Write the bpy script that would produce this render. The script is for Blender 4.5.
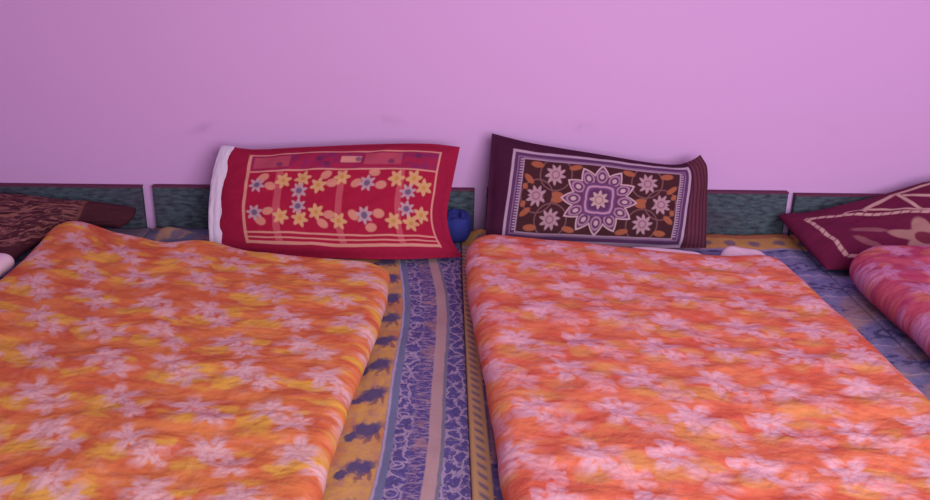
import bpy, math, random
from mathutils import Vector, Matrix, noise

for o in list(bpy.data.objects):
    bpy.data.objects.remove(o)
scene = bpy.context.scene
COL = scene.collection

# ------------------------------------------------------------------ camera, world, light, exposure
F_PX = 900.0
PITCH, YAW, ROLL = (math.radians(a) for a in (21.0, 1.5, 1.1))
cam_data = bpy.data.cameras.new('camera')
cam_data.sensor_width = 36.0
cam_data.lens = F_PX / 930.0 * 36.0
cam_data.clip_start = 0.02
camera = bpy.data.objects.new('camera', cam_data)
COL.objects.link(camera)
fwd = Vector((math.sin(YAW) * math.cos(PITCH), math.cos(YAW) * math.cos(PITCH), -math.sin(PITCH)))
r0 = fwd.cross(Vector((0, 0, 1))).normalized()
u0 = r0.cross(fwd)
right = r0 * math.cos(ROLL) + u0 * math.sin(ROLL)
up = right.cross(fwd)
rot = Matrix((right, up, -fwd)).transposed()
camera.matrix_world = Matrix.Translation((0, -2.40, 1.40)) @ rot.to_4x4()
scene.camera = camera

world = bpy.data.worlds.new('world')
scene.world = world
world.use_nodes = True
world.node_tree.nodes['Background'].inputs['Color'].default_value = (0.93, 0.93, 1.0, 1)
world.node_tree.nodes['Background'].inputs['Strength'].default_value = 0.54

lamp_data = bpy.data.lights.new('window_daylight', 'AREA')
lamp_data.shape = 'RECTANGLE'
lamp_data.size = 1.5
lamp_data.size_y = 1.2
lamp_data.energy = 53
lamp_data.color = (1.0, 0.97, 0.98)
lamp = bpy.data.objects.new('window_daylight', lamp_data)
COL.objects.link(lamp)
lamp.location = (0.80, -2.75, 1.50)
lamp.rotation_euler = (Vector((0.45, 0.0, 0.90)) - Vector(lamp.location)).to_track_quat('-Z', 'Y').to_euler()

vs = scene.view_settings
vs.view_transform = 'Standard'
vs.look = 'None'
vs.gamma = 1.0
vs.use_curve_mapping = False
vs.exposure = 0.07


# ------------------------------------------------------------------ node expression helper
def lin(c):
    c /= 255.0
    return c / 12.92 if c <= 0.04045 else ((c + 0.055) / 1.055) ** 2.4


def rgb(r, g, b):
    return (lin(r), lin(g), lin(b), 1.0)


class E:
    """a float socket with arithmetic"""
    def __init__(self, m, s):
        self.m, self.s = m, s

    def _b(self, op, o, swap=False):
        return self.m.math(op, o, self) if swap else self.m.math(op, self, o)

    def __add__(self, o): return self._b('ADD', o)
    def __radd__(self, o): return self._b('ADD', o)
    def __sub__(self, o): return self._b('SUBTRACT', o)
    def __rsub__(self, o): return self._b('SUBTRACT', o, True)
    def __mul__(self, o): return self._b('MULTIPLY', o)
    def __rmul__(self, o): return self._b('MULTIPLY', o)
    def __truediv__(self, o): return self._b('DIVIDE', o)
    def __neg__(self): return self._b('MULTIPLY', -1.0)


class Mat:
    def __init__(self, name, rough=0.9, spec=0.15):
        self.mat = bpy.data.materials.new(name)
        self.mat.use_nodes = True
        self.nt = self.mat.node_tree
        self.bsdf = self.nt.nodes['Principled BSDF']
        self.bsdf.inputs['Roughness'].default_value = rough
        self.bsdf.inputs['Specular IOR Level'].default_value = spec

    def node(self, t):
        return self.nt.nodes.new(t)

    def put(self, sock, v):
        if isinstance(v, E):
            self.nt.links.new(v.s, sock)
        elif isinstance(v, bpy.types.NodeSocket):
            self.nt.links.new(v, sock)
        else:
            sock.default_value = v

    def math(self, op, a, b=None, c=None, clamp=False):
        n = self.node('ShaderNodeMath')
        n.operation = op
        n.use_clamp = clamp
        self.put(n.inputs[0], a)
        if b is not None:
            self.put(n.inputs[1], b)
        if c is not None:
            self.put(n.inputs[2], c)
        return E(self, n.outputs[0])

    def uv(self):
        n = self.node('ShaderNodeUVMap')
        n.uv_map = 'UVMap'
        s = self.node('ShaderNodeSeparateXYZ')
        self.nt.links.new(n.outputs[0], s.inputs[0])
        return E(self, s.outputs[0]), E(self, s.outputs[1])

    def pos(self):
        n = self.node('ShaderNodeNewGeometry')
        s = self.node('ShaderNodeSeparateXYZ')
        self.nt.links.new(n.outputs['Position'], s.inputs[0])
        return [E(self, s.outputs[i]) for i in range(3)]

    def vec(self, x, y, z=0.0):
        n = self.node('ShaderNodeCombineXYZ')
        self.put(n.inputs[0], x); self.put(n.inputs[1], y); self.put(n.inputs[2], z)
        return n.outputs[0]

    def noise(self, x, y, z=0.0, detail=2.0, rough=0.5):
        n = self.node('ShaderNodeTexNoise')
        self.put(n.inputs['Vector'], self.vec(x, y, z))
        n.inputs['Scale'].default_value = 1.0
        n.inputs['Detail'].default_value = detail
        n.inputs['Roughness'].default_value = rough
        return E(self, n.outputs[0])

    def hash(self, x, y, z=0.0):
        n = self.node('ShaderNodeTexWhiteNoise')
        n.noise_dimensions = '3D'
        self.put(n.inputs['Vector'], self.vec(x, y, z))
        return E(self, n.outputs['Value'])

    def voro_edge(self, x, y, rnd=1.0):
        n = self.node('ShaderNodeTexVoronoi')
        n.feature = 'DISTANCE_TO_EDGE'
        n.voronoi_dimensions = '2D'
        self.put(n.inputs['Vector'], self.vec(x, y))
        n.inputs['Scale'].default_value = 1.0
        n.inputs['Randomness'].default_value = rnd
        return E(self, n.outputs['Distance'])

    def smooth(self, x, a, b):
        n = self.node('ShaderNodeMapRange')
        n.interpolation_type = 'SMOOTHSTEP'
        self.put(n.inputs['Value'], x)
        self.put(n.inputs['From Min'], a); self.put(n.inputs['From Max'], b)
        return E(self, n.outputs['Result'])

    def fall(self, x, a, b):
        """1 below a, 0 above b"""
        return 1.0 - self.smooth(x, a, b)

    def band(self, x, a, b, s):
        return self.smooth(x, a - s, a + s) * self.fall(x, b - s, b + s)

    def f(self, op, a): return self.math(op, a)
    def abs(self, a): return self.math('ABSOLUTE', a)
    def floor(self, a): return self.math('FLOOR', a)
    def fract(self, a): return self.math('FRACT', a)
    def cos(self, a): return self.math('COSINE', a)
    def sin(self, a): return self.math('SINE', a)
    def sqrt(self, a): return self.math('SQRT', a)
    def max(self, a, b): return self.math('MAXIMUM', a, b)
    def min(self, a, b): return self.math('MINIMUM', a, b)
    def atan2(self, y, x): return self.math('ARCTAN2', y, x)
    def mod(self, a, b): return self.math('FLOORED_MODULO', a, b)

    def length(self, x, y):
        return self.sqrt(x * x + y * y)

    def mix(self, fac, a, b):
        n = self.node('ShaderNodeMix')
        n.data_type = 'RGBA'
        self.put(n.inputs[0], fac); self.put(n.inputs[6], a); self.put(n.inputs[7], b)
        return n.outputs[2]

    def flower(self, X, Y, cx, cy, R, n=6, rot=0.3, soft=1.5, inner=0.55):
        dx, dy = X - cx, Y - cy
        r = self.length(dx, dy)
        a = self.atan2(dy, dx)
        rad = (self.cos(a * float(n) + rot) * (1 - inner) * 0.5 + (1 + inner) * 0.5) * R
        return self.fall(r - rad, -soft, soft), r

    def blob(self, X, Y, cx, cy, rx, ry, ang=0.0, soft=0.2):
        dx, dy = X - cx, Y - cy
        c, s = math.cos(ang), math.sin(ang)
        p = (dx * c + dy * s) * (1.0 / rx)
        q = (dy * c - dx * s) * (1.0 / ry)
        return self.fall(self.length(p, q), 1 - soft, 1 + soft)

    def seg(self, X, Y, x0, y0, x1, y1, w, soft):
        L = math.hypot(x1 - x0, y1 - y0)
        c, s = (x1 - x0) / L, (y1 - y0) / L
        dx, dy = X - (x0 + x1) / 2, Y - (y0 + y1) / 2
        p = self.abs(dx * c + dy * s) - L / 2
        q = self.abs(dy * c - dx * s) - w / 2
        return self.fall(self.max(p, q), -soft, soft)

    def any(self, ms):
        r = ms[0]
        for m in ms[1:]:
            r = self.max(r, m)
        return r

    def out(self, color, bump=None, strength=0.3, dist=0.003):
        self.put(self.bsdf.inputs['Base Color'], color)
        if bump is not None:
            b = self.node('ShaderNodeBump')
            b.inputs['Strength'].default_value = strength
            b.inputs['Distance'].default_value = dist
            self.put(b.inputs['Height'], bump)
            self.nt.links.new(b.outputs[0], self.bsdf.inputs['Normal'])
        return self.mat


# ------------------------------------------------------------------ materials
def wall_material():
    m = Mat('pink_wall_paint', 0.75, 0.2)
    x, y, z = m.pos()
    n = m.noise(x * 1.2, z * 1.2, y, 3)
    f = m.noise(x * 14, z * 14, y * 14, 4, 0.6)
    c = m.mix(n, rgb(204, 154, 211), rgb(210, 160, 217))
    # faint rubbed marks above the beds
    smudge = m.smooth(m.noise(x * 2.3 + 4.0, z * 5.0, 2.0, 2), 0.62, 0.75) * m.fall(z, 0.8, 0.95)
    c = m.mix(smudge * 0.18, c, rgb(150, 105, 140))
    marks = m.any([m.blob(x, z, -0.646, 0.824, 0.035, 0.012, 0.3, 0.9), m.blob(x, z, 0.356, 0.837, 0.05, 0.014, 0.1, 0.9),
                   m.blob(x, z, -0.147, 0.853, 0.03, 0.01, -0.2, 0.9)])
    c = m.mix(marks * m.smooth(f, 0.35, 0.65) * 0.25, c, rgb(140, 100, 140))
    return m.out(c, f, 0.12, 0.004)


def plain_material(name, a, b, scale=20, rough=0.85, spec=0.2, bump=0.1):
    m = Mat(name, rough, spec)
    x, y, z = m.pos()
    n = m.noise(x * scale, y * scale, z * scale, 3, 0.6)
    return m.out(m.mix(n, a, b), n, bump, 0.003)


def headboard_material():
    m = Mat('dark_green_woven_panel', 0.8, 0.2)
    x, y, z = m.pos()
    a = m.noise(x * 38, z * 120, y, 2, 0.6)
    # woven strands slanting one way and the other
    k = m.fract((x * 22.0 + m.abs(m.fract(z * 16.0) - 0.5) * 1.4))
    strand = m.band(k, 0.15, 0.65, 0.15)
    c = m.mix(m.smooth(a, 0.3, 0.7), rgb(48, 52, 64), rgb(82, 90, 108))
    c = m.mix(strand * 0.3, c, rgb(76, 96, 100))
    big = m.noise(x * 5, z * 9, 3.0, 2)
    c = m.mix(m.smooth(big, 0.45, 0.7) * 0.45, c, rgb(66, 46, 70))
    return m.out(c, strand + a, 0.4, 0.003)


def quilt_material(name, red, orange, yellow, pale, seed, yellow_amt=0.5, second=0.8, cell=0.150, rows=0.140, size=1.0):
    m = Mat(name, 0.95, 0.05)
    U, V = m.uv()
    wx = m.noise(U * 22, V * 22, seed, 2) - 0.5
    wy = m.noise(U * 22, V * 22, seed + 7.3, 2) - 0.5
    Uw = U + wx * 0.03
    Vw = V + wy * 0.03

    # each repeat: a spray of two leafy blossoms set on the slant
    gy = Vw / rows + 0.37 * seed
    iy = m.floor(gy)
    gx = Uw / cell + 0.13 * seed + m.mod(iy, 2.0) * 0.5
    ix = m.floor(gx)
    h1, h2 = m.hash(ix, iy, seed), m.hash(ix, iy, seed + 3.1)
    lx = (m.fract(gx) - 0.5 - (h1 - 0.5) * 0.14) * cell
    ly = (m.fract(gy) - 0.5 - (h2 - 0.5) * 0.14) * rows

    def blossom(cx, cy, R, turn, npet=5):
        cx, cy, R = cx * size, cy * size, R * size
        dx, dy = lx - cx, ly - cy
        r = m.length(dx, dy)
        a = m.atan2(dy, dx) + turn
        lobe = m.abs(m.cos(a * (npet / 2.0)))
        rad = (lobe * 0.55 + 0.45) * R
        mask = m.fall(r / rad, 0.5, 1.25)
        vein = m.smooth(lobe, 0.955, 1.0) * mask
        return mask, vein
    A, veinA = blossom(-0.018, -0.020, 0.050, h1 * 2.2)
    B, veinB = blossom(0.030, 0.024, 0.042, h2 * 2.2 + 1.0)
    stem = m.seg(lx, ly, -0.03, 0.034, 0.02, -0.01, 0.004, 0.003)
    base = m.mix(m.smooth(m.noise(U * 9, V * 16, seed, 3, 0.6), 0.32, 0.68), red, orange)
    yn = m.noise(U * 8.0, V * 17.0, seed + 11, 2, 0.6)
    near = m.max(m.fall(m.length(lx + 0.032, (ly - 0.026) * 1.5), 0.01, 0.055), m.fall(m.length(lx - 0.040, (ly + 0.012) * 1.5), 0.0, 0.045))
    ym = m.min(m.smooth(yn + near * 0.20, 0.54, 0.72) * yellow_amt * 2.0, 1.0)
    c = m.mix(ym * 0.85, base, yellow)
    streak = m.noise(U * 40, V * 90, seed, 2)
    c = m.mix(m.smooth(streak, 0.52, 0.75) * 0.25, c, red)
    haze = m.smooth(m.noise(U * 26, V * 40, seed + 31, 3, 0.6), 0.5, 0.72)
    c = m.mix(haze * 0.17, c, pale)
    c = m.mix(B * second * m.smooth(m.noise(U * 50, V * 50, seed + 8, 2), 0.2, 0.55), c, pale)
    c = m.mix(A * m.smooth(m.noise(U * 45, V * 45, seed + 2, 2), 0.2, 0.55) * 0.9, c, pale)
    c = m.mix(m.max(veinA, veinB) * 0.25, c, red)
    c = m.mix(stem * 0.3, c, rgb(150, 80, 70))
    puff = m.noise(U * 16, V * 24, seed, 2, 0.5) + m.noise(U * 70, V * 70, seed, 2) * 0.35
    return m.out(c, puff, 0.55, 0.012)


def sheet_material(name, style, seed):
    """printed cotton bed sheet; U = metres across (room x), V = metres from the wall"""
    m = Mat(name, 0.9, 0.1)
    U, V = m.uv()
    ochre, ochre2 = rgb(192, 142, 98), rgb(204, 156, 84)
    navy, blue, lav = rgb(66, 62, 108), rgb(108, 104, 152), rgb(168, 152, 182)
    grey, tan, rust = rgb(116, 112, 146), rgb(172, 140, 144), rgb(168, 88, 82)
    n1 = m.noise(U * 30, V * 30, seed, 3, 0.6)
    n2 = m.noise(U * 90, V * 60, seed + 3, 2, 0.6)
    # ground of the middle field: blue with rows of dark figures and pale lines
    field = m.mix(m.smooth(n1, 0.35, 0.7), blue, rgb(134, 124, 164))
    rowp = m.fract(V * 8.0 + n1 * 0.35)
    figs = m.band(rowp, 0.25, 0.7, 0.08) * m.smooth(m.noise(U * 45, V * 70, seed + 9, 2), 0.46, 0.58)
    field = m.mix(figs * 0.85, field, navy)
    line = m.band(rowp, 0.9, 0.96, 0.03)
    field = m.mix(line * 0.7, field, lav)
    och_rows = m.smooth(m.noise(U * 7, V * 7, seed + 21, 2), 0.46, 0.60) * m.smooth(V, 0.35, 0.6)
    field = m.mix(och_rows * 0.55, field, rgb(178, 132, 110))
    c = field
    if style == 'striped':
        w = (V - 0.75) * (V - 0.75) * 0.09 + m.sin(V * 9.0) * 0.004 + (n1 - 0.5) * 0.006
        P = U + w
        # lattice of pale stems with blue between
        e1 = m.voro_edge(P * 36 + n1 * 1.2, V * 30 + n2 * 1.2, 0.9)
        ringd = m.length(P + 0.060 + (n1 - 0.5) * 0.006, (m.fract(V / 0.075) - 0.5) * 0.075)
        lat = m.any([m.fall(e1, 0.02, 0.15), m.band(ringd, 0.009, 0.012, 0.002), m.smooth(m.noise(P * 110, V * 120, 8.0, 2), 0.56, 0.66) * 0.5])
        lat_c = m.mix(lat * 0.75, m.mix(m.smooth(n2, 0.3, 0.7), rgb(92, 82, 142), rgb(80, 70, 122)), rgb(178, 156, 180))
        e2 = m.voro_edge(P * 60 + n1, V * 70 + n2, 1.0)
        dens = m.max(m.smooth(m.noise(P * 55 + V * 12, V * 150, 3.0, 3), 0.48, 0.60), m.fall(e2, 0.03, 0.10) * 0.6)
        dens_c = m.mix(dens * 0.65, rgb(84, 72, 130), rgb(170, 142, 162))
        dens_c = m.mix(m.smooth(m.noise(P * 25, V * 20, 5.0, 2), 0.55, 0.65) * 0.5, dens_c, rgb(172, 128, 120))
        c = m.mix(m.smooth(P, -0.046, -0.036), lat_c, dens_c)
        c = m.mix(m.smooth(P, 0.008, 0.011), c, lat_c)
        c = m.mix(m.band(P, -0.013, 0.009, 0.0015), c, tan)
        c = m.mix(m.band(P, 0.009, 0.015, 0.0015), c, rgb(116, 112, 132))
        c = m.mix(m.band(P, -0.087, -0.072, 0.002), c, rgb(108, 112, 146))
        c = m.mix(m.band(P, -0.090, -0.085, 0.0015), c, lav)
        # ochre border strip with blue prancing figures
        K = m.fract(V / 0.112 + 0.1)
        fx, fy = (P + 0.120) + (n2 - 0.5) * 0.016, (K - 0.5) * 0.112 + (n2 - 0.5) * 0.024 + (n1 - 0.5) * 0.04
        body = m.blob(fx, fy, 0, 0, 0.030, 0.019, -0.7, 0.4)
        head = m.blob(fx, fy, -0.026, 0.022, 0.010, 0.014, 0.5, 0.3)
        legs = m.any([m.blob(fx, fy, 0.006, 0.024, 0.0042, 0.020, 0.5, 0.4),
                      m.blob(fx, fy, 0.018, 0.016, 0.004, 0.019, -0.2, 0.4)])
        border = m.mix(m.smooth(n1, 0.35, 0.7), ochre, ochre2)
        border = m.mix(m.smooth(m.noise(U * 14, V * 14, seed + 2, 2), 0.5, 0.62) * 0.55, border, rgb(190, 112, 84))
        border = m.mix(m.smooth(m.noise(U * 60, V * 40, seed + 6, 3, 0.6), 0.46, 0.66) * 0.45, border, rgb(164, 112, 124))
        border = m.mix(legs * 0.7, border, rgb(112, 72, 92))
        border = m.mix(m.any([body, head]) * 0.9, border, rgb(68, 66, 118))
        c = m.mix(m.fall(P, -0.092, -0.089), c, border)
        c = m.mix(m.fall(P, -0.30, -0.28), c, field)
    elif style == 'field':
        P = U - 0.012 * (V - 0.6)
        sl = m.fract(V / 0.026 - (P - 0.05) * 45.0)
        slash = m.band(sl, 0.25, 0.6, 0.25) * m.band(P, 0.052, 0.067, 0.003)
        strip = m.mix(slash * 0.85, m.mix(n1, rgb(190, 150, 102), rgb(196, 160, 120)), rgb(84, 74, 130))
        strip = m.mix(m.smooth(P, 0.072, 0.076) * m.smooth(n2, 0.3, 0.5), strip, rgb(92, 88, 132))
        c = m.mix(m.fall(P, 0.076, 0.080), c, strip)
    # head-end border beside the wall
    K = m.fract(U / 0.068)
    fx, fy = (K - 0.5) * 0.068 + (n1 - 0.5) * 0.02, V - 0.115 + (n2 - 0.5) * 0.02
    fig = m.blob(fx, fy, 0, 0, 0.017, 0.022, 0.5, 0.3)
    hb = m.mix(m.smooth(n1, 0.4, 0.65), rgb(196, 146, 92), rgb(206, 156, 96))
    hb = m.mix(m.band(V + n1 * 0.02, 0.055, 0.082, 0.008) * 0.75, hb, rust)
    hb = m.mix(fig * 0.75, hb, rgb(96, 88, 128))
    if style == 'striped':
        hb = m.mix(m.smooth(m.noise(U * 14, V * 14, 17.0, 2), 0.52, 0.62) * 0.6, rgb(100, 104, 128), hb)
        hb = m.mix(m.smooth(U, -0.5, -0.4), hb, field)
    if style == 'plain':
        hb = m.mix(0.85, hb, rgb(100, 104, 128))
    c = m.mix(m.fall(V, 0.155, 0.165), c, hb)
    c = m.mix(m.band(V, 0.158, 0.172, 0.003) * (0.7 if style == 'field' else 0.0), c, lav)
    return m.out(c, n2 + n1, 0.25, 0.004)


def red_pillow_material():
    m = Mat('red_printed_pillow_cotton', 0.85, 0.1)
    s, t = m.uv()
    X = 53.0 + s * 824.0 + (0.5 - t) * (1.0 - s) * 30.0
    Y = 40.0 + t * 395.0           # t runs from the top edge down
    n = m.noise(s * 60, t * 30, 1.0, 2)
    Y = Y + (m.noise(s * 3, t * 2, 4.0, 1) - 0.5) * 16.0
    X = X + (m.noise(s * 3, t * 3, 9.0, 1) - 0.5) * 10.0
    c = m.mix(n, rgb(138, 20, 52), rgb(154, 28, 66))
    inside = m.band(X, 165, 822, 2) * m.band(Y, 74, 396, 2)
    tan, rose = rgb(206, 142, 130), rgb(178, 84, 100)
    c = m.mix(inside, c, m.mix(n, rgb(150, 20, 54), rgb(162, 28, 62)))
    # dusky strip along the top of the print
    top = inside * m.band(Y, 74, 142, 2)
    q = m.noise(X * 0.03, Y * 0.05, 3.0, 2)
    c = m.mix(top * 0.8, c, m.mix(m.smooth(q, 0.45, 0.62), rgb(150, 36, 74), rgb(122, 40, 92)))
    blocks = m.any([m.band(X, 185, 308, 3) * m.band(Y, 84, 128, 3), m.band(X, 562, 690, 3) * m.band(Y, 82, 124, 3)])
    c = m.mix(blocks * 0.7, c, rgb(176, 76, 94))
    c = m.mix(m.band(X, 480, 550, 2) * m.band(Y, 92, 116, 2) * 0.9, c, rgb(202, 138, 128))
    dots = [m.blob(X, Y, a, b, 11, 9, 0.3, 0.35) for a, b in ((275, 118), (405, 100), (436, 120), (540, 104), (655, 112), (745, 92))]
    c = m.mix(m.any(dots) * 0.7, c, rgb(84, 40, 82))
    # upright bars
    bars = m.any([m.band(X, 270, 295, 2), m.band(X, 485, 508, 2), m.band(X, 688, 708, 2)]) * m.band(Y, 140, 392, 2)
    c = m.mix(bars * 0.62, c, rgb(190, 92, 104))
    # frame lines
    lines = m.any([m.band(X, 163, 175, 1.5), m.band(X, 815, 822, 1.5), m.band(Y, 72, 77, 1.5),
                   m.band(Y, 139, 145, 1.5), m.band(Y, 362, 368, 1.5), m.band(Y, 378, 383, 1.5),
                   m.band(Y, 392, 402, 1.5)]) * m.band(X, 163, 822, 2) * m.band(Y, 71, 403, 2)
    c = m.mix(lines * 0.85, c, tan)
    # flowers: the lower row mirrors the upper one
    M = m.abs(Y - 247.0)
    leaf, yel, blu = [], [], []
    for a, b, g in ((228, 82, 0.4), (254, 48, -0.3), (441, 84, 0.5), (465, 54, 0), (549, 54, 0.6),
                    (605, 92, -0.2), (634, 48, 0.1)):
        leaf.append(m.blob(X, M, a, b, 19, 14, g, 0.2))
    for a, b in ((298, 66), (364, 72), (420, 46), (497, 74), (683, 72), (743, 75), (781, 48)):
        yel.append(m.flower(X, M, a, b, 29, 6, a * 0.1, 4.0, 0.58))
    for a, b in ((208, 52), (356, 27), (586, 54), (729, 30)):
        blu.append(m.flower(X, M, a, b, 29, 7, a * 0.1, 4.0, 0.58))
    c = m.mix(m.any(leaf) * 0.88, c, rgb(200, 132, 116))
    c = m.mix(m.any([f[0] for f in yel]) * 0.85, c, rgb(204, 158, 114))
    c = m.mix(m.any([m.fall(f[1], 5, 10) for f in yel]) * 0.7, c, rgb(176, 128, 40))
    c = m.mix(m.any([f[0] for f in blu]) * 0.88, c, rgb(178, 146, 158))
    c = m.mix(m.any([m.fall(f[1], 7, 14) for f in blu]) * 0.8, c, rgb(78, 66, 106))
    return m.out(c, n, 0.2, 0.002)


def brown_pillow_material():
    m = Mat('brown_medallion_pillow_cotton', 0.85, 0.1)
    s, t = m.uv()
    n = m.noise(s * 70, t * 40, 1.0, 2)
    # printed panel in its own units, centre at the medallion
    X = (s - 0.487) * 742.0 + (t - 0.5) * 26.0 - 4.0
    Y = (0.535 - t) * (336.0 - s * 36.0)
    Y = Y + (m.noise(s * 3, t * 2, 2.0, 1) - 0.5) * 14.0
    X = X + (m.noise(s * 2, t * 3, 6.0, 1) - 0.5) * 5.0
    c = m.mix(n, rgb(58, 20, 48), rgb(70, 26, 54))
    ribs = m.smooth(m.sin(s * 330.0), -0.4, 0.8)
    c = m.mix(m.smooth(X, 302, 312), c, m.mix(ribs, rgb(96, 46, 66), rgb(72, 34, 48)))
    ax, ay = m.abs(X), m.abs(Y)
    white, purple = rgb(172, 142, 168), rgb(86, 50, 90)
    inb = m.fall(ax, 296, 300) * m.fall(ay, 137, 141)
    c = m.mix(inb, c, purple)
    edge = m.max(ax - 300.0, (ay - 141.0))
    c = m.mix(m.band(edge, -9, 0, 1.5), c, white)
    c = m.mix(m.band(edge, -24, -20, 1.5) * 0.6, c, rgb(150, 116, 150))
    tick = m.smooth(m.sin(Y * 0.75), -0.2, 0.4) * m.band(ax, 262, 272, 2) * m.fall(ay, 112, 114)
    c = m.mix(tick * 0.9, c, white)
    inner = m.fall(ax, 258, 261) * m.fall(ay, 112, 115)
    c = m.mix(inner, c, m.mix(n, rgb(58, 28, 38), rgb(72, 36, 44)))
    line2 = m.band(m.max(ax - 261.0, ay - 115.0), -3, 1.5, 1.5)
    c = m.mix(line2 * 0.8, c, rgb(170, 136, 162))
    # vines, leaves and blossoms (same in each quarter)
    cream = rgb(174, 134, 150)
    vines = m.any([m.band(m.length(ax - 150, ay - 72), 50, 54, 2), m.band(m.length(ax - 205, ay * 1.0), 50, 54, 2)])
    c = m.mix(vines * inner * 0.55, c, rgb(140, 98, 104))
    lv = [m.blob(ax, ay, a, b, p, q, g, 0.2) for a, b, p, q, g in (
        (214, 98, 21, 10, 0.1), (88, 99, 21, 9, -0.2), (236, 52, 20, 9, 0.7), (136, 6, 20, 11, 0.2), (246, 28, 10, 8, 1.0))]
    c = m.mix(m.any(lv) * inner * 0.85, c, rgb(162, 90, 68))
    swirl = m.length(ax - 152.0, ay - 70.0) * 0.05
    fl = [m.flower(ax, ay, 152, 70, 34, 9, swirl, 4, 0.6), m.flower(ax, ay, 207, 0, 34, 9, m.length(ax - 207.0, ay) * 0.05, 4, 0.6)]
    c = m.mix(m.any([f[0] for f in fl]) * 0.9, c, cream)
    c = m.mix(m.any([m.band(f[1], 9, 14, 2) for f in fl]) * 0.6, c, rgb(110, 60, 88))
    # twelve-pointed medallion
    r = m.length(X, Y * 1.10)
    a = m.atan2(Y * 1.10, X)
    tri = m.abs(m.fract(a * (12 / 6.28318) + 0.5) - 0.5) * 2.0       # 0 at the points, 1 between them
    star = 126.0 - tri * 34.0
    d = r - star
    c = m.mix(m.fall(d, -2, 2), c, m.mix(n, rgb(86, 46, 74), rgb(98, 54, 86)))
    c = m.mix(m.band(d, -7, 1, 2.5), c, rgb(186, 150, 164))
    # ring of petals with dots
    pa = (m.fract(a * (12 / 6.28318) + 0.5) - 0.5) * (6.28318 / 12)
    px, py = r * m.cos(pa) - 84.0, r * m.sin(pa)
    pr = m.length(px * 0.75, py)
    c = m.mix(m.band(pr, 13, 18, 2.5) * m.fall(d, -12, -8), c, rgb(160, 118, 152))
    c = m.mix(m.fall(pr, 5, 9), c, rgb(182, 148, 164))
    # middle: stepped diamond, purple then cream
    dm = m.length(X, Y) + m.abs(m.abs(X) - m.abs(Y)) * 0.28
    c = m.mix(m.fall(dm, 66, 70), c, rgb(98, 60, 106))
    c = m.mix(m.band(dm, 50, 58, 3), c, rgb(176, 128, 158))
    c = m.mix(m.fall(dm, 40, 44), c, rgb(88, 48, 90))
    f, rr = m.flower(X, Y, 0, 0, 31, 8, 0.3, 3, 0.6)
    c = m.mix(f * 0.9, c, rgb(184, 150, 150))
    c = m.mix(m.band(rr, 10, 14, 2) * 0.6, c, rgb(112, 72, 84))
    return m.out(c, n, 0.2, 0.002)


def maroon_pillow_material():
    m = Mat('maroon_printed_pillow_cotton', 0.85, 0.1)
    s, t = m.uv()
    n = m.noise(s * 60, t * 40, 1.0, 2)
    S = s + (m.noise(s * 4, t * 4, 3.0, 1) - 0.5) * 0.03
    T = t + (m.noise(s * 4, t * 4, 8.0, 1) - 0.5) * 0.04
    X, Y = S * 66.0, T * 36.0          # centimetres; Y from the back edge forward
    c = m.mix(n, rgb(92, 22, 56), rgb(110, 32, 66))
    cream = rgb(196, 156, 150)
    dash = m.smooth(m.sin((X + Y) * 2.2), -0.9, -0.6)
    fr = m.any([m.seg(X, Y, 4.5, 8.5, 60, 23, 1.5, 0.25), m.seg(X, Y, 4.5, 8.5, 6, 33, 1.3, 0.25),
                m.seg(X, Y, 60, 23, 60, 33, 1.3, 0.25), m.seg(X, Y, 6, 33, 60, 33, 1.3, 0.25)])
    c = m.mix(fr * (dash * 0.6 + 0.35), c, cream)
    zig = m.any([m.seg(X, Y, 20, 9.5, 30, 4.2, 1.3, 0.3), m.seg(X, Y, 30, 4.2, 46, 2.6, 1.1, 0.3),
                 m.seg(X, Y, 20, 9.5, 36, 15.5, 1.0, 0.3), m.seg(X, Y, 31, 4.5, 33, 14, 1.2, 0.3),
                 m.seg(X, Y, 32, 5.5, 44, 13, 1.1, 0.3), m.band(m.length(X - 17, (Y - 10.8) * 1.4), 2.2, 3.2, 0.3) * m.fall(Y, 10.6, 11)])
    c = m.mix(zig * 0.9, c, cream)
    f, r = m.flower(X, Y, 29, 27, 9.0, 5, 0.7, 0.8, 0.5)
    c = m.mix(f * 0.75, c, rgb(176, 132, 124))
    c = m.mix(m.fall(r, 2.2, 3.0), c, rgb(110, 42, 62))
    lv = m.any([m.blob(X, Y, 17, 21, 4.5, 1.5, 0.2, 0.25), m.blob(X, Y, 45, 24, 5, 1.6, -0.3, 0.25),
                m.blob(X, Y, 46, 25, 6, 1.6, 0.4, 0.25), m.blob(X, Y, 14, 27, 4, 1.5, 0.8, 0.25)])
    c = m.mix(lv * 0.4, c, rgb(176, 122, 122))
    return m.out(c, n, 0.2, 0.002)


def leafy_pillow_material():
    m = Mat('dark_brown_leaf_print_cotton', 0.85, 0.1)
    s, t = m.uv()
    n = m.noise(s * 60, t * 40, 1.0, 2)
    X, Y = s * 62.0, t * 36.0
    c = m.mix(n, rgb(62, 28, 40), rgb(78, 38, 48))
    w = m.noise(X * 0.13, Y * 0.2, 4.0, 3, 0.6)
    leaf = m.smooth(m.noise(X * 0.28 + w * 3.0, Y * 0.75 + w * 4.0, 2.0, 3, 0.6), 0.47, 0.60)
    inside = m.fall(X, 48.0, 51.0) * m.band(Y, 2.5, 32, 0.8)
    c = m.mix(leaf * inside * 0.85, c, rgb(138, 88, 88))
    lite = m.smooth(m.noise(X * 0.5, Y * 1.3, 12.0, 2), 0.60, 0.70)
    c = m.mix(lite * inside * 0.6, c, rgb(178, 124, 112))
    vine = m.band(m.abs(m.sin(X * 0.22 + w * 3.0) * 3.0 + 14.0 - Y), -0.1, 0.6, 0.25)
    c = m.mix(vine * inside * 0.7, c, rgb(150, 98, 84))
    c = m.mix(m.band(X, 49.5, 50.6, 0.3) * 0.25, c, rgb(150, 98, 84))
    return m.out(c, n, 0.2, 0.002)


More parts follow.
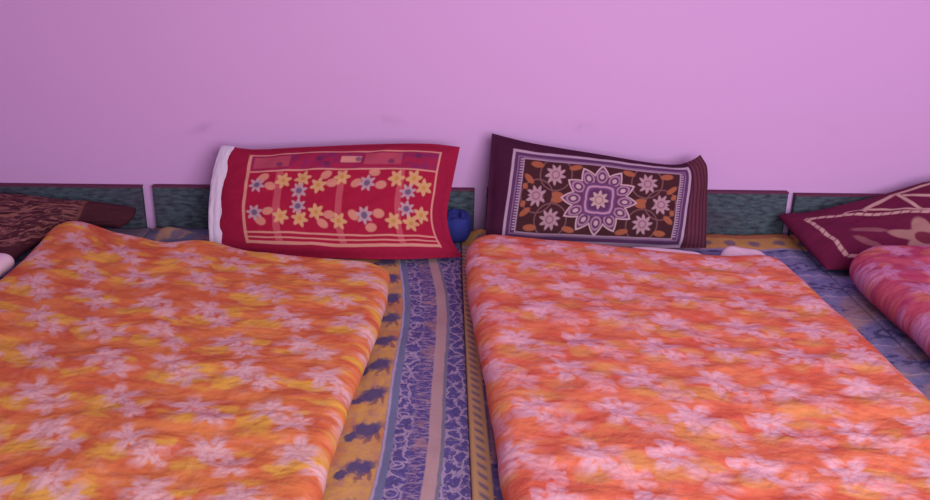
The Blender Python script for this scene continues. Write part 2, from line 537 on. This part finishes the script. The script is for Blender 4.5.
M = {
    'wall': wall_material(),
    'floor': plain_material('grey_cement_floor', rgb(118, 108, 112), rgb(140, 130, 132), 6),
    'ceiling': plain_material('white_ceiling_paint', rgb(214, 206, 214), rgb(222, 214, 222), 4),
    'board': headboard_material(),
    'trim': plain_material('maroon_board_edging', rgb(92, 42, 70), rgb(112, 54, 84), 60),
    'wood': plain_material('brown_bed_wood', rgb(78, 50, 40), rgb(96, 62, 48), 30),
    'quilt_orange': quilt_material('orange_floral_quilt_cotton', rgb(202, 98, 68), rgb(218, 130, 78), rgb(224, 168, 74), rgb(220, 176, 180), 1.0, 0.5, 0.85, 0.134, 0.126, 0.88),
    'quilt_coral': quilt_material('coral_floral_quilt_cotton', rgb(208, 94, 76), rgb(220, 122, 88), rgb(214, 150, 90), rgb(220, 170, 186), 2.0, 0.38, 0.55, 0.128, 0.125),
    'quilt_pink': quilt_material('pink_floral_quilt_cotton', rgb(168, 58, 96), rgb(192, 88, 108), rgb(204, 128, 96), rgb(196, 134, 174), 3.0, 0.3),
    'lining': plain_material('pale_lining_cotton', rgb(222, 190, 206), rgb(232, 204, 218), 40),
    'white': plain_material('white_cotton', rgb(198, 178, 206), rgb(212, 194, 218), 30),
    'sheet_striped': sheet_material('striped_figure_print_sheet', 'striped', 1.0),
    'sheet_field': sheet_material('blue_field_print_sheet', 'field', 2.0),
    'sheet_plain': sheet_material('blue_grey_print_sheet', 'plain', 4.0),
    'red': red_pillow_material(),
    'brown': brown_pillow_material(),
    'maroon': maroon_pillow_material(),
    'leafy': leafy_pillow_material(),
    'blue': plain_material('royal_blue_cotton', rgb(34, 40, 112), rgb(50, 54, 130), 40),
}


# ------------------------------------------------------------------ mesh helpers
def mesh_object(name, verts, faces, mat, uvs=None, parent=None, smooth=True):
    me = bpy.data.meshes.new(name)
    me.from_pydata(verts, [], faces)
    if uvs is not None:
        lay = me.uv_layers.new(name='UVMap')
        li = 0
        for p in me.polygons:
            for v in p.vertices:
                lay.data[li].uv = uvs[v]
                li += 1
    if smooth:
        me.polygons.foreach_set('use_smooth', [True] * len(me.polygons))
    me.materials.append(mat)
    me.update()
    o = bpy.data.objects.new(name, me)
    COL.objects.link(o)
    if parent:
        o.parent = parent
    return o


def box_object(name, x0, x1, y0, y1, z0, z1, mat, parent=None, bevel=0.0):
    v = [(x0, y0, z0), (x1, y0, z0), (x1, y1, z0), (x0, y1, z0), (x0, y0, z1), (x1, y0, z1), (x1, y1, z1), (x0, y1, z1)]
    f = [(0, 3, 2, 1), (4, 5, 6, 7), (0, 1, 5, 4), (1, 2, 6, 5), (2, 3, 7, 6), (3, 0, 4, 7)]
    o = mesh_object(name, v, f, mat, None, parent, False)
    if bevel:
        b = o.modifiers.new('bevel', 'BEVEL')
        b.width = bevel
        b.segments = 3
    return o


def tag(o, label, cat, group=None):
    o['label'] = label
    o['category'] = cat
    if group:
        o['group'] = group
    return o


def struct(o):
    o['kind'] = 'structure'
    return o


def empty(name, loc):
    o = bpy.data.objects.new(name, None)
    o.location = loc
    o.empty_display_size = 0.1
    COL.objects.link(o)
    return o


def adopt(root, parts):
    """parent world-space meshes to an Empty without moving them"""
    for p in parts:
        p.parent = root
        p.matrix_parent_inverse = Matrix.Translation(root.location).inverted()


def curve(pts):
    """Catmull-Rom through the points, parameter by chord length"""
    P = [Vector(p) for p in pts]
    L = [0.0]
    for a, b in zip(P, P[1:]):
        L.append(L[-1] + (b - a).length)
    L = [l / L[-1] for l in L]

    def f(t):
        t = min(max(t, 0.0), 1.0)
        i = 0
        while i < len(P) - 2 and t > L[i + 1]:
            i += 1
        h = (t - L[i]) / (L[i + 1] - L[i])
        p1, p2 = P[i], P[i + 1]
        d = L[i + 1] - L[i]
        m1 = (P[i + 1] - P[i - 1]) / (L[i + 1] - L[i - 1]) * d if i > 0 else (p2 - p1)
        m2 = (P[i + 2] - P[i]) / (L[i + 2] - L[i]) * d if i + 2 < len(P) else (p2 - p1)
        h2, h3 = h * h, h * h * h
        return p1 * (2 * h3 - 3 * h2 + 1) + m1 * (h3 - 2 * h2 + h) + p2 * (-2 * h3 + 3 * h2) + m2 * (h3 - h2)
    return f


def coons(top, bottom, left, rgt):
    T, B, L, R = curve(top), curve(bottom), curve(left), curve(rgt)
    c00, c10, c01, c11 = T(0), T(1), B(0), B(1)

    def f(s, t):
        return (T(s) * (1 - t) + B(s) * t + L(t) * (1 - s) + R(t) * s
                - (c00 * ((1 - s) * (1 - t)) + c10 * (s * (1 - t)) + c01 * ((1 - s) * t) + c11 * (s * t)))
    return f


def spaced(n, k, e):
    """0..1 with k cosine-spaced steps inside e at each end and n steps between"""
    a = [e * (1 - math.cos(math.pi / 2 * i / k)) for i in range(k)]
    mid = [e + (1 - 2 * e) * i / n for i in range(n + 1)]
    return a + mid + [1 - x for x in reversed(a)]


def closed_sheet(top_grid, bottom_grid):
    """two grids of equal size sharing their border -> verts, faces, index map"""
    ny, nx = len(top_grid), len(top_grid[0])
    verts, faces = [], []
    ti = [[0] * nx for _ in range(ny)]
    bi = [[0] * nx for _ in range(ny)]
    src = []
    for j in range(ny):
        for i in range(nx):
            ti[j][i] = len(verts)
            verts.append(tuple(top_grid[j][i])); src.append((j, i))
    for j in range(ny):
        for i in range(nx):
            if j in (0, ny - 1) or i in (0, nx - 1):
                bi[j][i] = ti[j][i]
            else:
                bi[j][i] = len(verts)
                verts.append(tuple(bottom_grid[j][i])); src.append((j, i))
    for j in range(ny - 1):
        for i in range(nx - 1):
            faces.append((ti[j][i], ti[j + 1][i], ti[j + 1][i + 1], ti[j][i + 1]))
            q = (bi[j][i], bi[j][i + 1], bi[j + 1][i + 1], bi[j + 1][i])
            if len(set(q)) > 2:
                faces.append(q)
    return verts, faces, src


def fbm(x, y, z, sx, sy):
    return noise.noise(Vector((x * sx, y * sy, z))) + 0.5 * noise.noise(Vector((x * sx * 2.1, y * sy * 2.1, z + 5)))


def slab(name, head, foot, left, rgt, z0, T, mat, seed, nx=110, ny=170, corner=0.06, amp=0.007, hump=None, parent=None, fat=0.62):
    """a soft folded quilt: outline given by four xy polylines, half-round edges, puffy top"""
    cf = coons([(x, y, 0) for x, y in head], [(x, y, 0) for x, y in foot],
               [(x, y, 0) for x, y in left], [(x, y, 0) for x, y in rgt])
    Wd = (cf(1, .5) - cf(0, .5)).length
    Ln = (cf(.5, 1) - cf(.5, 0)).length
    R = T * fat
    ss, tt = spaced(nx, 7, R / Wd), spaced(ny, 7, R / Ln)
    top, bot, uvs = [], [], []
    for t in tt:
        rt, rb, ru = [], [], []
        for s in ss:
            ds, dt = min(s, 1 - s) * Wd, min(t, 1 - t) * Ln
            s2, t2 = s, t
            d = min(ds, dt)
            if ds < corner and dt < corner:
                a, b = (corner - ds) / corner, (corner - dt) / corner
                a2, b2 = a * math.sqrt(1 - b * b / 2), b * math.sqrt(1 - a * a / 2)
                d = corner * (1 - math.hypot(a2, b2))
                es, et = corner * (1 - a2) / Wd, corner * (1 - b2) / Ln
                s2 = es if s < .5 else 1 - es
                t2 = et if t < .5 else 1 - et
            d = max(d, 0.0)
            p = cf(s2, t2)
            k = max(0.0, 1 - d / R)
            prof = math.sqrt(max(0.0, 1 - k * k))
            dz = amp * fbm(p.x, p.y, seed, 5.0, 9.0) + amp * 0.5 * fbm(p.x, p.y, seed + 9, 17, 26)
            if hump:
                dz += hump(p.x, p.y)
            soft = min(1.0, d / (R * 2.2))
            zt = z0 + T * (.5 + .5 * prof) + dz * soft
            zb = z0 + T * (.5 - .5 * prof)
            wob = 0.004 * noise.noise(Vector((p.x * 14, p.y * 14, seed)))
            rt.append((p.x + wob, p.y + wob, zt)); rb.append((p.x + wob, p.y + wob, zb)); ru.append((s2 * Wd, t2 * Ln))
        top.append(rt); bot.append(rb); uvs.append(ru)
    v, f, src = closed_sheet(top, bot)
    return mesh_object(name, v, f, mat, [uvs[j][i] for j, i in src], parent)


def cushion(name, top_e, bottom_e, left_e, right_e, front, back, mat, seed, nx=72, ny=46, flange=0.04, wrinkle=0.006, pw=0.55, parent=None):
    """a stuffed pillow spanned by four 3-D seam curves"""
    cf = coons(top_e, bottom_e, left_e, right_e)
    ss, tt = spaced(nx, 8, 0.08), spaced(ny, 8, 0.12)
    g0, g1, uvs = [], [], []
    for t in tt:
        r0_, r1_, ru = [], [], []
        for s in ss:
            p = cf(s, t)
            e = 0.004
            du = cf(min(s + e, 1), t) - cf(max(s - e, 0), t)
            dv = cf(s, min(t + e, 1)) - cf(s, max(t - e, 0))
            n = dv.cross(du).normalized()
            fs = max(0.0, min(s, 1 - s) - flange * 0.5) / (0.5 - flange * 0.5)
            ft = max(0.0, min(t, 1 - t) - flange * 0.5) / (0.5 - flange * 0.5)
            a = (1 - (1 - fs) ** 2.6) ** pw * (1 - (1 - ft) ** 2.2) ** pw
            edge = min(1.0, min(s, 1 - s) * 30, min(t, 1 - t) * 20)
            w = wrinkle * edge * (fbm(s, t, seed, 5, 4) + 0.5 * fbm(s + t * .5, t, seed + 4, 13, 7))
            lip = 0.003 * edge
            r0_.append(p + n * (front * a + w + lip))
            r1_.append(p - n * (back * a + lip * 0.5 - w * 0.3))
            ru.append((s, t))
        g0.append(r0_); g1.append(r1_); uvs.append(ru)
    v, f, src = closed_sheet(g0, g1)
    return mesh_object(name, v, f, mat, [uvs[j][i] for j, i in src], parent)


# ------------------------------------------------------------------ the room
RX0, RX1, RY0, RH = -2.5, 2.6, -4.2, 2.9
struct(box_object('floor', RX0 - .15, RX1 + .15, RY0, 0.15, -0.1, 0.0, M['floor']))
struct(box_object('wall_back', RX0 - .15, RX1 + .15, 0.0, 0.15, 0.0, RH, M['wall']))
struct(box_object('wall_left', RX0 - .15, RX0, RY0, 0.0, 0.0, RH, M['wall']))
struct(box_object('wall_right', RX1, RX1 + .15, RY0, 0.0, 0.0, RH, M['wall']))
struct(box_object('ceiling', RX0 - .15, RX1 + .15, RY0, 0.15, RH, RH + .1, M['ceiling']))

# ------------------------------------------------------------------ beds
SHEET_Z = 0.55
BED_LEN = 1.95


def make_bed(x0, x1, ztop, label):
    cx = (x0 + x1) / 2
    root = empty('single_bed', (cx, -BED_LEN / 2, 0))
    tag(root, label, 'bed', 'single beds pushed together along the pink wall')
    parts = []
    hb = box_object('headboard', x0, x1, -0.024, -0.004, 0.08, ztop - .004, M['board'], None, 0.004)
    parts.append(hb)
    # edging: top strip and two side strips around the panel
    v, f = [], []
    for a0, a1, c0, c1 in ((x0, x1, ztop - .004, ztop),):
        b = len(v)
        v += [(a0, -.025, c0), (a1, -.025, c0), (a1, -.004, c0), (a0, -.004, c0), (a0, -.025, c1), (a1, -.025, c1), (a1, -.004, c1), (a0, -.004, c1)]
        f += [tuple(b + k for k in q) for q in ((0, 3, 2, 1), (4, 5, 6, 7), (0, 1, 5, 4), (1, 2, 6, 5), (2, 3, 7, 6), (3, 0, 4, 7))]
    parts.append(mesh_object('headboard_edging', v, f, M['trim'], None, None, False))
    parts.append(box_object('base', x0 + .075, x1 - .075, -BED_LEN + .05, -0.06, 0.14, 0.52, M['wood'], None, 0.015))
    for lx in (x0 + .08, x1 - .14):
        for ly in (-0.12, -BED_LEN + .06):
            parts.append(box_object('leg', lx, lx + .06, ly, ly + .06, 0.0, 0.14, M['wood'], None, 0.004))
    adopt(root, parts)
    return root


make_bed(-1.72, -0.828, 0.664, 'leftmost bed, green headboard behind the dark brown leaf-print pillow')
make_bed(-0.798, 0.086, 0.666, 'bed with green headboard behind the red floral pillow')
make_bed(0.120, 0.961, 0.668, 'bed with green headboard behind the brown medallion pillow')
make_bed(0.981, 1.83, 0.662, 'rightmost bed, green headboard behind the maroon pillow')


def make_sheet(x0, x1, mat, seed, label, hump=None, drop=0.24):
    """bed sheet pulled over the mattress: flat top, rounded edges, hanging sides and foot"""
    R = 0.007
    prof = []                                    # cross-section from left hem to right hem: (x, dz)
    steps = 5
    for k in range(steps):
        prof.append((x0, -drop + (drop - R) * k / steps))
    for k in range(7):
        a = math.pi / 2 * k / 6
        prof.append((x0 + R * (1 - math.cos(a)), -R + R * math.sin(a)))
    nx = 90
    for k in range(1, nx):
        prof.append((x0 + R + (x1 - x0 - 2 * R) * k / nx, 0.0))
    for k in range(7):
        a = math.pi / 2 * (1 - k / 6)
        prof.append((x1 - R * (1 - math.cos(a)), -R + R * math.sin(a)))
    for k in range(1, steps + 1):
        prof.append((x1, -R - (drop - R) * k / steps))
    ys = [(-0.04 - (BED_LEN - 0.04) * j / 200, 0.0) for j in range(201)]
    for k in range(1, 7):
        a = math.pi / 2 * k / 6
        ys.append((-BED_LEN - R * math.sin(a), -R * (1 - math.cos(a))))
    for k in range(1, 5):
        ys.append((-BED_LEN - R, -R - (drop - R) * k / 4))
    verts, faces, uvs = [], [], []
    nxp = len(prof)
    for y, dy in ys:
        for x, dx in prof:
            dz = min(dx, dy) if min(dx, dy) < -R else max(dx + dy, -drop)
            w = 0.0
            if dx > -R and dy > -R:
                ed = min(1.0, (x - x0) / 0.05, (x1 - x) / 0.05, max(0.0, 1.0))
                w = 0.006 * fbm(x, y, seed, 7, 4) + 0.003 * fbm(x, y, seed + 3, 22, 9)
                if hump:
                    w += hump(x, y)
                w *= max(0.25, ed)
            verts.append((x, y, SHEET_Z + dz + w))
            uvs.append((x, -y))
    for j in range(len(ys) - 1):
        for i in range(nxp - 1):
            a = j * nxp + i
            faces.append((a, a + nxp, a + nxp + 1, a + 1))
    o = mesh_object('bed_sheet', verts, faces, mat, uvs)
    s = o.modifiers.new('thickness', 'SOLIDIFY')
    s.thickness = 0.003
    s.offset = -1
    tag(o, label, 'bed sheet', 'printed bed sheets')
    return o


def bump2(cx, cy, rx, ry, h):
    return lambda x, y: h * math.exp(-((x - cx) / rx) ** 2 - ((y - cy) / ry) ** 2)


def hump_mid(x, y):
    b = bump2(-0.76, -0.09, 0.10, 0.035, 0.020)(x, y) + bump2(-0.66, -0.19, 0.12, 0.03, 0.012)(x, y)
    b += bump2(0.02, -0.5, 0.02, 0.25, 0.004)(x, y)
    return b


make_sheet(-1.715, -0.806, M['sheet_plain'], 3.0, 'blue printed bed sheet under the dark brown leaf-print pillow', None)
make_sheet(-0.803, 0.0475, M['sheet_striped'], 5.0, 'striped blue and ochre bed sheet showing between the two orange quilts', hump_mid)
make_sheet(0.0482, 0.970, M['sheet_field'], 7.0, 'blue and ochre printed bed sheet beneath the coral orange quilt', bump2(0.10, -0.075, 0.035, 0.03, 0.022))
make_sheet(0.9715, 1.835, M['sheet_field'], 9.0, 'blue printed bed sheet under the maroon pillow and pink quilt')

# ------------------------------------------------------------------ quilts
ZQ = SHEET_Z + 0.009
# orange quilt, lying across the first two beds
ql = empty('folded_quilt', (-0.56, -1.0, ZQ))
tag(ql, 'orange and yellow floral folded quilt in front of the red pillow', 'quilt', 'folded floral quilts')
q = slab('quilt_cover',
         [(-1.015, -0.150), (-0.94, -0.165), (-0.80, -0.245), (-0.675, -0.30), (-0.60, -0.285), (-0.46, -0.355), (-0.33, -0.385), (-0.122, -0.430)],
         [(-0.99, -1.86), (-0.60, -1.875), (-0.20, -1.86)],
         [(-1.015, -0.150), (-0.995, -0.35), (-0.985, -0.55), (-0.975, -1.2), (-0.99, -1.86)],
         [(-0.122, -0.430), (-0.122, -0.60), (-0.130, -0.77), (-0.158, -1.04), (-0.175, -1.32), (-0.20, -1.86)],
         ZQ, 0.058, M['quilt_orange'], 2.0,
         hump=lambda x, y: bump2(-0.93, -0.22, 0.06, 0.06, 0.020)(x, y) + bump2(-0.60, -0.34, 0.05, 0.04, 0.008)(x, y))
adopt(ql, [q])

# coral quilt on the third bed with its pale lining showing at the head end
qr = empty('folded_quilt', (0.46, -1.0, ZQ))
tag(qr, 'coral orange floral folded quilt in front of the brown medallion pillow', 'quilt', 'folded floral quilts')
q = slab('quilt_cover',
         [(0.078, -0.232), (0.25, -0.266), (0.40, -0.306), (0.62, -0.366), (0.70, -0.372), (0.815, -0.360)],
         [(0.10, -1.86), (0.48, -1.875), (0.85, -1.86)],
         [(0.078, -0.232), (0.056, -0.35), (0.058, -0.62), (0.078, -0.97), (0.092, -1.32), (0.10, -1.86)],
         [(0.815, -0.360), (0.832, -0.50), (0.838, -0.66), (0.848, -0.88), (0.852, -1.06), (0.85, -1.86)],
         ZQ, 0.066, M['quilt_coral'], 6.0, hump=bump2(0.13, -0.32, 0.07, 0.08, 0.008))
l1 = slab('lining', [(0.685, -0.322), (0.725, -0.288), (0.765, -0.300), (0.805, -0.335)], [(0.69, -0.42), (0.76, -0.43), (0.80, -0.42)],
          [(0.685, -0.315), (0.69, -0.42)], [(0.805, -0.335), (0.80, -0.42)], ZQ + .004, 0.050, M['lining'], 4.0, 30, 26, 0.03, 0.006,
          hump=lambda x, y: 0.010 * noise.noise(Vector((x * 34, y * 22, 1.5))))
l2 = slab('lining', [(0.45, -0.300), (0.53, -0.300), (0.60, -0.325), (0.65, -0.345)], [(0.45, -0.40), (0.52, -0.41), (0.63, -0.42)],
          [(0.45, -0.300), (0.45, -0.40)], [(0.65, -0.345), (0.63, -0.42)], ZQ + .010, 0.046, M['lining'], 5.0, 24, 20, 0.03, 0.006)
l1['label'] = 'pale pink quilt lining'
l2['label'] = 'pale pink quilt lining'
adopt(qr, [q, l1, l2])

# pink quilt on the fourth bed
qp = empty('folded_quilt', (1.35, -1.0, ZQ))
tag(qp, 'pink and magenta floral folded quilt against the maroon pillow', 'quilt', 'folded floral quilts')
q = slab('quilt_cover',
         [(0.985, -0.355), (1.10, -0.355), (1.30, -0.35), (1.74, -0.35)],
         [(0.97, -1.86), (1.35, -1.875), (1.74, -1.86)],
         [(0.985, -0.355), (0.955, -0.50), (0.958, -0.70), (0.958, -0.86), (0.965, -1.3), (0.97, -1.86)],
         [(1.74, -0.35), (1.75, -1.0), (1.74, -1.86)],
         ZQ, 0.095, M['quilt_pink'], 8.0, corner=0.10, amp=0.009)
adopt(qp, [q])

# quilt on the first bed, only a corner of it in view
qf = empty('folded_quilt', (-1.35, -1.0, ZQ))
tag(qf, 'pale folded quilt at the left edge beside the dark brown pillow', 'quilt', 'folded floral quilts')
q = slab('quilt_cover', [(-1.68, -0.44), (-1.30, -0.43), (-1.055, -0.44)], [(-1.68, -1.86), (-1.06, -1.86)],
         [(-1.68, -0.44), (-1.68, -1.86)], [(-1.055, -0.44), (-1.05, -0.8), (-1.06, -1.86)],
         ZQ, 0.055, M['quilt_pink'], 10.0, 60, 90)
l1 = slab('lining', [(-1.66, -0.41), (-1.3, -0.39), (-1.008, -0.385)], [(-1.66, -0.52), (-1.015, -0.50)],
          [(-1.66, -0.41), (-1.66, -0.52)], [(-1.008, -0.385), (-1.015, -0.50)], ZQ + .012, 0.045, M['lining'], 11.0, 40, 16, 0.03, 0.005)
l1['label'] = 'pale lining folded over the head end'
adopt(qf, [q, l1])

# ------------------------------------------------------------------ pillows
# red floral pillow leaning on the headboard of the second bed
pr = empty('pillow', (-0.27, -0.22, SHEET_Z))
tag(pr, 'red pillow with cream and yellow flower print and white end hem', 'pillow', 'pillows along the headboards')
RB = 0.563
cover = cushion('pillow_cover',
                [(-0.573, -0.086, 0.797), (-0.500, -0.089, 0.790), (-0.379, -0.085, 0.796), (-0.169, -0.079, 0.806), (-0.037, -0.078, 0.808), (0.042, -0.084, 0.802)],
                [(-0.581, -0.240, RB + .006), (-0.449, -0.270, RB), (-0.267, -0.284, RB - .001), (-0.112, -0.288, RB - .001), (0.050, -0.270, RB)],
                [(-0.573, -0.086, 0.797), (-0.586, -0.138, 0.720), (-0.588, -0.20, 0.630), (-0.581, -0.240, RB + .006)],
                [(0.042, -0.084, 0.802), (0.024, -0.135, 0.722), (0.010, -0.188, 0.650), (0.022, -0.235, 0.598), (0.050, -0.270, RB)],
                0.040, 0.040, M['red'], 3.0)
hem = cushion('white_hem',
              [(-0.586, -0.082, 0.797), (-0.572, -0.083, 0.798), (-0.550, -0.085, 0.797)],
              [(-0.596, -0.238, RB + .006), (-0.58, -0.24, RB + .004), (-0.555, -0.243, RB + .004)],
              [(-0.586, -0.082, 0.797), (-0.602, -0.128, 0.730), (-0.606, -0.18, 0.650), (-0.596, -0.238, RB + .006)],
              [(-0.550, -0.085, 0.797), (-0.555, -0.138, 0.720), (-0.556, -0.20, 0.630), (-0.555, -0.243, RB + .004)],
              0.012, 0.012, M['white'], 5.0, 12, 40, 0.0, 0.003)
hem['label'] = 'white hem at the open end'
adopt(pr, [cover, hem])

# brown medallion pillow on the third bed
BB = 0.566
pb = cushion('pillow',
             [(0.127, -0.060, 0.834), (0.228, -0.068, 0.812), (0.414, -0.082, 0.786), (0.560, -0.090, 0.766), (0.625, -0.092, 0.764), (0.662, -0.088, 0.776), (0.684, -0.080, 0.788)],
             [(0.110, -0.190, BB + .004), (0.254, -0.200, BB), (0.465, -0.205, BB), (0.694, -0.195, BB)],
             [(0.127, -0.060, 0.834), (0.119, -0.117, 0.725), (0.110, -0.190, BB + .004)],
             [(0.684, -0.080, 0.788), (0.701, -0.098, 0.758), (0.697, -0.145, 0.669), (0.694, -0.195, BB)],
             0.040, 0.028, M['brown'], 7.0)
tag(pb, 'dark brown pillow with lilac medallion print leaning on pink wall', 'pillow', 'pillows along the headboards')

# maroon pillow on the fourth bed
pm = cushion('pillow',
             [(0.926, -0.058, 0.612), (1.03, -0.06, 0.618), (1.12, -0.062, 0.636), (1.225, -0.062, 0.676), (1.329, -0.062, 0.710), (1.56, -0.062, 0.745)],
             [(0.955, -0.345, 0.568), (1.10, -0.335, 0.568), (1.35, -0.33, 0.568), (1.58, -0.32, 0.57)],
             [(0.926, -0.058, 0.612), (0.934, -0.18, 0.596), (0.955, -0.345, 0.568)],
             [(1.56, -0.062, 0.745), (1.59, -0.20, 0.66), (1.58, -0.32, 0.57)],
             0.040, 0.016, M['maroon'], 9.0, flange=0.0, pw=0.38)
tag(pm, 'maroon pillow with cream line and flower print behind the pink quilt', 'pillow', 'pillows along the headboards')

# dark brown leaf-print pillow on the first bed
pl = cushion('pillow',
             [(-1.46, -0.062, 0.655), (-1.187, -0.064, 0.640), (-1.031, -0.064, 0.630), (-0.90, -0.064, 0.622), (-0.832, -0.066, 0.614)],
             [(-1.46, -0.385, 0.568), (-1.20, -0.38, 0.566), (-1.055, -0.345, 0.568), (-1.045, -0.21, 0.574), (-1.00, -0.122, 0.576), (-0.93, -0.112, 0.576), (-0.862, -0.115, 0.576)],
             [(-1.46, -0.062, 0.655), (-1.48, -0.2, 0.64), (-1.46, -0.385, 0.568)],
             [(-0.832, -0.066, 0.614), (-0.832, -0.095, 0.598), (-0.862, -0.115, 0.576)],
             0.026, 0.010, M['leafy'], 11.0, flange=0.0, pw=0.33)
tag(pl, 'dark brown pillow with tan leaf print lying at the left edge', 'pillow', 'pillows along the headboards')

# ------------------------------------------------------------------ blue cloth tucked between the pillows
cl = slab('folded_cloth', [(0.0, -0.055), (0.04, -0.05), (0.072, -0.06)], [(0.0, -0.150), (0.035, -0.16), (0.066, -0.145)],
          [(0.0, -0.055), (-0.004, -0.10), (0.0, -0.150)], [(0.072, -0.06), (0.076, -0.10), (0.066, -0.145)],
          SHEET_Z + .006, 0.068, M['blue'], 13.0, 44, 44, 0.012, 0.03, fat=0.22,
          hump=lambda x, y: 0.022 * noise.noise(Vector((x * 70, y * 35, 3.0))))
tag(cl, 'crumpled royal blue cloth tucked between red and brown pillows', 'cloth')
